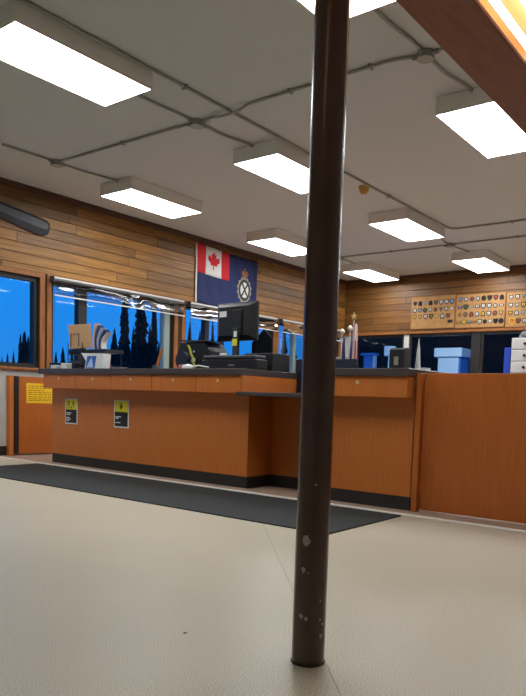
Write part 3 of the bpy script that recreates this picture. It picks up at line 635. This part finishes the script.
# scanner/printer bodies
t = thing('document_scanner', 'wide flat black office machine under the monitor', 'scanner', (5.0, 4.3, Z))
BX(4.79, 4.965, 3.90, 4.58, Z, Z + .10, bev=.012).build('body', M_black, t)
BX(4.79, 4.965, 3.92, 4.56, Z + .10, Z + .135, bev=.01).build('lid', M_dgrey, t)
BX(4.787, 4.79, 4.16, 4.23, Z + .035, Z + .05).build('name_plate', mat('silver_mark', srgb(120, 122, 126), .4), t)
BX(4.85, 4.87, 4.32, 4.40, Z + .135, Z + .160, bev=.004).build('paper_clip_holder', M_wplast, t)
t = thing('network_box', 'low black electronics box right of the monitor stand', 'electronics box', (5.15, 4.07, Z))
BX(5.02, 5.295, 3.895, 4.235, Z, Z + .15, bev=.008).build('body', M_black, t)
BX(5.02, 5.295, 3.895, 4.235, Z + .15, Z + .168, bev=.004).build('lid', M_dgrey, t)
t = thing('label_printer', 'domed black printer left of the monitor', 'printer', (5.15, 4.9, Z))
MB().prism([(4.72, Z), (5.16, Z), (5.17, Z + .20), (5.12, Z + .29), (4.80, Z + .29), (4.72, Z + .20)], 0, 5.06, 5.33).build('body', M_black, t)
MB().prism([(4.75, Z + .295), (5.13, Z + .305), (5.13, Z + .318), (4.75, Z + .308)], 0, 5.04, 5.30).build('paper_tray', M_dgrey, t)
BX(5.054, 5.06, 4.93, 4.95, Z + .19, Z + .21).build('button', M_wplast, t)
t = thing('lanyard', 'yellow lanyard hanging from the black printer', 'lanyard', at(194, 367, 0, 5.045))
P = [at(x, y, 0, 5.045) for x, y in ((188, 345), (190, 349), (191, 354), (193, 358), (192, 361), (194.5, 365), (195, 367.8))]
b = MB()
for k in range(len(P) - 1):
    a_, c_ = P[k], P[k + 1]; b.add([a_ + Vector((0, .014, 0)), a_ - Vector((0, .014, 0)), c_ - Vector((0, .014, 0)), c_ + Vector((0, .014, 0))] + [v + Vector((.004, 0, 0)) for v in (a_ + Vector((0, .014, 0)), a_ - Vector((0, .014, 0)), c_ - Vector((0, .014, 0)), c_ + Vector((0, .014, 0)))], [(0, 1, 2, 3), (7, 6, 5, 4), (0, 3, 7, 4), (1, 5, 6, 2)])
b.build('strap', mat('lanyard_yellow', srgb(200, 196, 60), .7), t)
BX(5.037, 5.045, P[4].y - .05, P[4].y - .02, P[4].z - .01, P[4].z + .03).build('badge_clip', M_wplast, t)
t = thing('computer_mouse', 'white computer mouse and cord beside the lanyard', 'mouse', at(190, 368, 0, 4.9))
c = at(188, 368, 0, 4.70); c.z = Z
b = MB(); n = 10
b.lathe([(.055, 0), (.06, .02), (.045, .04), (.015, .048)], (c.x, c.y, Z), 16); b.build('body', M_wplast, t)
MB().tube([(c.x, c.y - .05, Z + .02), (c.x, c.y - .14, Z + .035), (c.x + .03, c.y - .24, Z + .02)], .008, 6).build('cord', M_wplast, t)
t = thing('tape_dispenser', 'dark round tape dispenser with pink base near printer', 'tape dispenser', at(181, 368, 0, 4.9))
c = at(181, 368, 0, 4.92)
MB().tube([(c.x, c.y, Z + .105), (c.x + .05, c.y, Z + .105)], .085, 18).build('reel', mat('reel_navy', srgb(26, 32, 48), .5), t)
BX(c.x - .01, c.x + .06, c.y - .10, c.y + .04, Z, Z + .06, bev=.01).build('base', mat('pink_base', srgb(190, 110, 110), .6), t)
t = thing('document_holder', 'dark tent-shaped document holder right of the monitor', 'document holder', (5.3, 4.12, Z))
c = at(262, 330, 0, 5.33)
MB().prism([(c.y + .13, Z), (c.y - .13, Z), (c.y - .13, Z + .33), (c.y - .02, Z + .43), (c.y + .13, Z + .30)], 0, 5.335, 5.35).build('backboard', mat('smoked_plastic', srgb(34, 38, 40), .3), t)
BX(5.30, 5.385, c.y - .10, c.y + .10, Z, Z + .02, bev=.004).build('foot', M_black, t)
# divider beside the counter end
t = thing('desk_divider', 'dark blue desk divider with a pale edge beside pole', 'divider', (5.5, 3.9, 0))
BX(5.44, 5.475, 3.25, 3.93, 0.0, 1.20, bev=.004).build('panel', mat('divider_fabric', srgb(36, 44, 60), .9), t)
BX(5.435, 5.48, 3.93, 3.945, 0.0, 1.205).build('edge_strip', mat('edge_grey', srgb(186, 188, 184), .4), t)

# ---------------------------------------------------------------- things on the short counter
t = thing('card_terminal', 'black card terminal standing on the short counter', 'card terminal', (5.2, 2.7, Z))
MB().prism([(5.17, Z), (5.30, Z), (5.30, Z + .19), (5.28, Z + .205), (5.20, Z + .205), (5.17, Z + .19)], 1, 2.63, 2.765).build('body', M_black, t)
BX(5.165, 5.17, 2.68, 2.72, Z + .06, Z + .13).build('label_plate', mat('beige_plate', srgb(150, 146, 128), .6), t)
t = thing('paper_cone', 'thin pointed white paper cone on the short counter', 'paper cone', (5.3, 2.56, Z))
MB().lathe([(.026, 0), (.02, .1), (.012, .2), (.002, .29)], (5.3, 2.565, Z), 10).build('cone', M_paper, t)
for i, (y, h, c) in enumerate([(2.625, .03, M_dgrey), (2.50, .045, M_wplast)]):
    tg = thing('desk_tray', ['low dark tray left of the paper cone', 'small pale tray right of the paper cone'][i], 'tray', (5.3, y, Z))
    BX(5.27, 5.35, y - .028, y + .024, Z, Z + .008).build('bottom', c, tg)
    for xa in (5.27, 5.345): BX(xa, xa + .005, y - .028, y + .024, Z + .008, Z + h).build('tray_wall', c, tg)

# ---------------------------------------------------------------- far side of the office
t = thing('filing_cabinet', 'tall beige filing cabinet under the white drawer unit', 'cabinet', (7.25, 2.0, 0))
M_beige = mat('cabinet_beige', srgb(170, 162, 146), .5)
BX(7.0, 7.5, 1.55, 2.46, 0, 1.145, bev=.005).build('body', M_beige, t)
for k in range(3):
    d = BX(6.985, 7.0, 1.57, 2.44, .05 + k * .365, .40 + k * .365, bev=.004).build('drawer', M_beige, t)
    h = BX(6.965, 6.985, 1.93, 2.08, .28 + k * .365, .30 + k * .365).build('handle', M_jbox, d); h.location = (0, 0, 0)
t = thing('drawer_unit', 'white plastic drawer unit with black knobs at right edge', 'drawers', (7.1, 2.2, 1.145))
BX(7.005, 7.33, 1.95, 2.365, 1.145, 1.505, bev=.004).build('body', M_wplast, t)
for k in range(3):
    d = BX(6.99, 7.005, 1.96, 2.355, 1.152 + k * .118, 1.262 + k * .118, bev=.005).build('drawer', M_wplast, t)
    for yk in (2.10, 2.225):
        kn = MB().tube([(6.972, yk, 1.207 + k * .118), (6.99, yk, 1.207 + k * .118)], .014, 10).build('knob', M_black, d); kn.location = (0, 0, 0)
tag(MB().box(7.02, 7.28, 2.378, 2.44, 1.145, 1.41, bev=.004).build('ring_binder', mat('binder_blue', srgb(40, 80, 200), .5)), 'blue ring binder standing left of the white drawer unit', 'binder')
t = thing('cloth_bag', 'grey crumpled cloth bag on top of white drawers', 'bag', (7.1, 2.15, 1.505))
b = MB(); rnd = random.Random(9); NU, NV = 14, 7; vs = []
for j in range(NV + 1):
    for k in range(NU):
        ph = math.pi / 2 * j / NV; th = 2 * math.pi * k / NU; q = 1 + rnd.uniform(-.14, .14)
        vs.append((7.15 + .13 * q * math.cos(ph) * math.cos(th), 2.17 + .17 * q * math.cos(ph) * math.sin(th), 1.505 + .10 * math.sin(ph) * q))
b.add(vs, [[j * NU + k, j * NU + (k + 1) % NU, (j + 1) * NU + (k + 1) % NU, (j + 1) * NU + k] for j in range(NV) for k in range(NU)] + [list(range(NU))[::-1], list(range(NV * NU, (NV + 1) * NU))], 0, True)
b.build('cloth', noisy('grey_cloth', srgb(70, 72, 78), srgb(150, 152, 158), nscale=20, rough=.9), t)
# flag poles in the far corner
def flagpole(x, y, h, finial, label, cols):
    t = thing('flagpole', label, 'flagpole', (x, y, 0), 'indoor flagpoles in the far corner')
    MB().lathe([(.10, 0), (.10, .02), (.05, .06), (.025, .12)], (x, y, 0), 18).build('base', M_gold, t)
    MB().tube([(x, y, .1), (x, y, h)], .013, 10).build('shaft', mat('pole_pale', srgb(170, 160, 155), .4), t)
    if finial == 'star':
        st = [((1 if k % 2 == 0 else .45) * .075 * math.cos(math.pi / 2 + k * math.pi / 5), (1 if k % 2 == 0 else .45) * .075 * math.sin(math.pi / 2 + k * math.pi / 5) + h + .06) for k in range(10)]
        MB().prism([(y + p[0], p[1]) for p in st], 0, x - .01, x + .01).build('star_finial', mat('finial_gold', srgb(200, 170, 110), .4, metal=.3), t)
    else:
        MB().lathe([(.01, -.01), (.045, .015), (.06, .05), (.045, .085), (.01, .11)], (x, y, h), 14).build('ball_finial', mat('finial_pale', srgb(190, 184, 160), .4), t)
    n = 20; prof = []
    vs = []
    for z_, rr in ((h - .08, .015), (h - .4, .028), (h - .9, .036), (h - 1.35, .04)):
        for k in range(n):
            th = 2 * math.pi * k / n; q = rr * (1 + .35 * math.sin(5 * th)); vs.append((x + .03 + q * math.cos(th), y - .035 + q * math.sin(th), z_))
    fs = [[j * n + k, j * n + (k + 1) % n, (j + 1) * n + (k + 1) % n, (j + 1) * n + k] for j in range(3) for k in range(n)] + [list(range(n)), list(range(3 * n, 4 * n))[::-1]]
    bb = MB(); bb.add(vs, fs, 0, True)
    for i_ in range(len(bb.mi)): bb.mi[i_] = (i_ // 3) % 2 if cols[0] is not cols[1] else 0
    bb.build('furled_flag', list(cols), t)
def fpos(px, py, X): p = at(px, py, 0, X); return X, p.y, p.z
flagpole(*fpos(354, 319.5, 11.3), 'star', 'indoor flagpole with a star finial and red white flag', (mat('furl_red', srgb(150, 50, 56), .8), mat('furl_white', srgb(190, 180, 180), .8)))
flagpole(*fpos(350, 331, 11.6), 'ball', 'pale ball-topped flagpole just left of the star flagpole', (M_navy, M_navy))
flagpole(*fpos(342, 334, 11.8), 'ball', 'ball-topped flagpole touching the edge of the brown pole', (M_navy, M_navy))
tag(MB().tube([(11.98, 7.775, 3.27), (11.98, 7.77, 2.6), (11.95, 7.765, 1.9), (11.93, 7.765, .1)], .009, 6).build('wall_cable', mat('cable_tan', srgb(120, 96, 72), .6)), 'thin tan cable running down the plank wall corner', 'cable')
t = thing('side_table', 'small table holding the beige box in the corner', 'table', (12.2, 7.5, 0))
zb = at(341, 368, 0, 12.1).z - .12; zt = at(341, 357, 0, 12.1).z
BX(11.98, 12.42, 7.32, 7.72, zb - .03, zb).build('tabletop', M_trimw, t)
for x in (12.0, 12.37):
    for y in (7.34, 7.67): BX(x, x + .03, y, y + .03, 0, zb - .03).build('leg', M_trimw, t)
t = thing('beige_box', 'pale beige box in the corner beside the brown pole', 'box', (12.2, 7.5, zb))
BX(12.05, 12.36, 7.40, 7.68, zb, zt - .06, bev=.005).build('body', M_beige, t); BX(12.045, 12.365, 7.395, 7.685, zt - .06, zt, bev=.005).build('lid', M_beige, t)

# ---------------------------------------------------------------- outdoors
tag(BX(-80, 120, 8.2, 140, -1.1, -1.0).build('ground', noisy('dusk_snow', srgb(190, 196, 206), srgb(206, 212, 222), nscale=.3, rough=.9)), 'snowy ground outside the windows', 'ground', kind='structure')
tag(BX(13.2, 120, -60, 8.2, -1.1, -1.0).build('ground', MATS['dusk_snow']), 'snowy ground outside the far wall', 'ground', kind='structure')
def spruce_meshes(seed, lean):
    rnd = random.Random(seed); b = MB(); NL = 60
    for L in range(NL):
        t_ = L / (NL - 1); z = .08 + .92 * t_; R_ = (1 - t_) ** lean * (1 + rnd.uniform(-.18, .18)) + .035
        nb = 9 if t_ < .8 else 6; a_ = rnd.uniform(0, 6.3)
        for k in range(nb):
            th = a_ + 2 * math.pi * k / nb + rnd.uniform(-.2, .2); r_ = R_ * rnd.uniform(.65, 1.15); wd = .30 * r_ + .02
            d = Vector((math.cos(th), math.sin(th), 0)); s_ = Vector((-d.y, d.x, 0)); zz = Vector((0, 0, z))
            mid = d * r_ * .55; tip = d * r_ - Vector((0, 0, .03 + .02 * rnd.random()))
            b.add([zz, zz + mid + s_ * wd - Vector((0, 0, .02)), zz + mid - s_ * wd - Vector((0, 0, .02)), zz + tip, zz + mid + Vector((0, 0, .012)), zz + mid - Vector((0, 0, .045))], [(0, 1, 4), (0, 4, 2), (4, 1, 3), (4, 3, 2), (0, 5, 1), (0, 2, 5), (5, 3, 1), (5, 2, 3)])
    return b.mesh('foliage', M_spruce)
SPM = [spruce_meshes(s, l) for s, l in ((1, .45), (2, .6), (3, .9), (4, .5))]
trunk = MB().tube([(0, 0, 0), (0, 0, .5), (0, 0, 1.0)], [.10, .06, .01], 7).mesh('trunk', M_bark)
def spruce(px, py, Y, rad, kind, label):
    top = at(px, py, 1, Y); H_ = top.z + 1.0
    t = thing('spruce_tree', label, 'tree', (top.x, Y, -1.0), 'spruces outside the windows')
    for nm, me in (('trunk', trunk), ('foliage', SPM[kind])):
        o = bpy.data.objects.new(nm, me); COL.objects.link(o); o.parent = t; o.scale = (rad, rad, H_)
        o.rotation_euler = (0, 0, px)
TR = [(125.5, 272, 35, .50, 0, 'tall narrow spruce, first of the tall ones from the folder rack'),
 (141.5, 285, 37.2, .80, 0, 'thickest tall spruce in the middle of the window'),
 (155, 284, 40, .42, 3, 'slim tall spruce right of the thickest one'),
 (163.5, 300, 42, .40, 3, 'slim spruce by the pale window frame'),
 (114.5, 329, 32, 1.0, 2, 'shorter pointed spruce right beside the leaflets'),
 (133.5, 326, 44.5, .45, 1, 'thin far spruce between the two thickest spruces'),
 (150, 325, 47, .6, 1, 'far spruce behind the slim tall one'),
 (24.5, 331, 40, .42, 0, 'tallest thin spruce in the leftmost window'),
 (28.2, 336, 42, .38, 3, 'thin spruce by the right edge of leftmost window'),
 (20.5, 334, 44, .34, 3, 'thin spruce just left of the tallest in leftmost window'),
 (13.5, 351, 46, .55, 2, 'small pointed spruce in the middle of leftmost window'),
 (7.5, 353, 48, .34, 1, 'tiny far spruce near the left of leftmost window'),
 (2, 356, 50, .45, 2, 'tiny far spruce at the very left edge'),
 (31, 350, 38, .5, 2, 'low spruce at the frame of the leftmost window'),
 (56, 352, 38, .7, 2, 'low spruce at the left end of blind window'),
 (63, 347, 44, .5, 1, 'thin low spruce left of the tan folder'),
 (72, 350, 41, .7, 2, 'low spruce mostly behind the tan folder'),
 (107, 351, 29.5, 1.0, 2, 'low spruce just behind the leaflets'),
 (121, 345, 27.5, 1.0, 2, 'low spruce at foot of the first tall spruce'),
 (129, 350, 25.6, 1.0, 2, 'low spruce between first tall and thickest spruce'),
 (138, 347, 23.8, .85, 2, 'low spruce at foot of the thickest spruce'),
 (147, 352, 22.1, .85, 2, 'low spruce right of the thickest spruce'),
 (159, 344, 20.4, .8, 2, 'low spruce behind the leaning ruler'),
 (167, 350, 18.9, .75, 2, 'low spruce against the pale window frame'),
 (190, 322, 40, .9, 2, 'spruce outside at the left of window under flag'),
 (200, 330, 37, .9, 2, 'lower spruce left of the monitor window bar'),
 (213, 318, 43, .7, 2, 'spruce seen just left of the monitor'),
 (222, 332, 34, 1.0, 2, 'spruce mostly hidden by the monitor'),
 (266, 326, 36, .9, 2, 'spruce right of the monitor'),
 (285, 322, 39, .9, 2, 'spruce outside window nearest the pole'),
 (294, 330, 33, .9, 2, 'rightmost spruce outside beside the pole')]
for tr in TR: spruce(*tr)
# dark annex and pale sheds outside the far wall
M_dark = noisy('dark_siding', srgb(12, 11, 11), srgb(17, 16, 16), scale=(1, .3, 8), nscale=4, rough=.9)
t = thing('annex_building', 'long dark annex building filling the far windows', 'building', (21, 0, -1))
BX(21, 26, -40, 12.6, -1.0, 6.5).build('wall', M_dark, t)
BX(20.6, 26.4, -40.4, 12.8, 6.5, 6.8).build('roof', M_dark, t)
for k in range(16): BX(20.97, 21, -40 + k * 3.3, -39.85 + k * 3.3, -1.0, 6.5).build('batten', M_dark, t)
M_shed = mat('pale_metal', srgb(205, 222, 230), .6); M_shed2 = mat('blue_metal_and_shade', srgb(70, 130, 200), .6)
def shed(X, pl, pr, pt, pe, split, label, m1, m2):
    a, c = at(pl, pt, 0, X), at(pr, pt, 0, X); z1, ze = a.z, at(pl, pe, 0, X).z; ys = at(split, pe, 0, X).y
    d = ray(pr - 1, pe); X2 = ys / d.y * d.x                      # depth at which the side wall ends
    t = thing('metal_shed', label, 'shed', (X, (a.y + ys) / 2, -1))
    BX(X + .1, X + .15, ys + .05, a.y - .08, -1, ze).build('front_wall', m1, t)
    BX(X + .1, X2, ys, ys + .05, -1, ze).build('side_wall', m2, t)
    BX(X, X2 + .05, ys - .06, a.y, ze, z1, bev=.02).build('roof_fascia', m1, t)
shed(16, 434, 470, 348, 357, 459, 'pale blue shed with overhanging roof seen through far window', M_shed, M_shed2)  # blue side wall: the shaded face is put into its colour
shed(17.5, 360, 378, 353, 355.5, 373, 'small blue shed seen through the far left window', M_shed2, M_shed)
shed(15.5, 384, 394, 346, 356, 391, 'narrow pale shed seen beside the card terminal', M_shed, M_shed)
t = thing('shed_fill_lamp', 'added unseen lamp beyond the far wall brightening the sheds', 'lamp', (12.85, 5.8, 3.0))  # unseen lamp, added only to brighten the sheds outside
BX(12.70, 12.78, 5.72, 5.88, 2.95, 3.15, bev=.01).build('bracket', M_dgrey, t)
MB().lathe([(.10, -.10), (.09, -.02), (.04, .03)], (12.86, 5.8, 3.05), 16).build('shade', M_dgrey, t)
ld = bpy.data.lights.new('fill_spot', 'SPOT'); ld.energy = 420; ld.color = (.72, .90, 1.0); ld.spot_size = math.radians(70); ld.spot_blend = .5; ld.shadow_soft_size = .05
lo = bpy.data.objects.new('fill_spot', ld); COL.objects.link(lo); lo.parent = t
lo.location = Vector((12.86, 5.8, 2.93)) - Vector((12.85, 5.8, 3.0)); lo.rotation_euler = (Vector((16.3, 7.6, 1.2)) - Vector((12.86, 5.8, 2.93))).to_track_quat('-Z', 'Y').to_euler()

# tidy helper properties
for o in SC.objects:
    if '_loc' in o: del o['_loc']
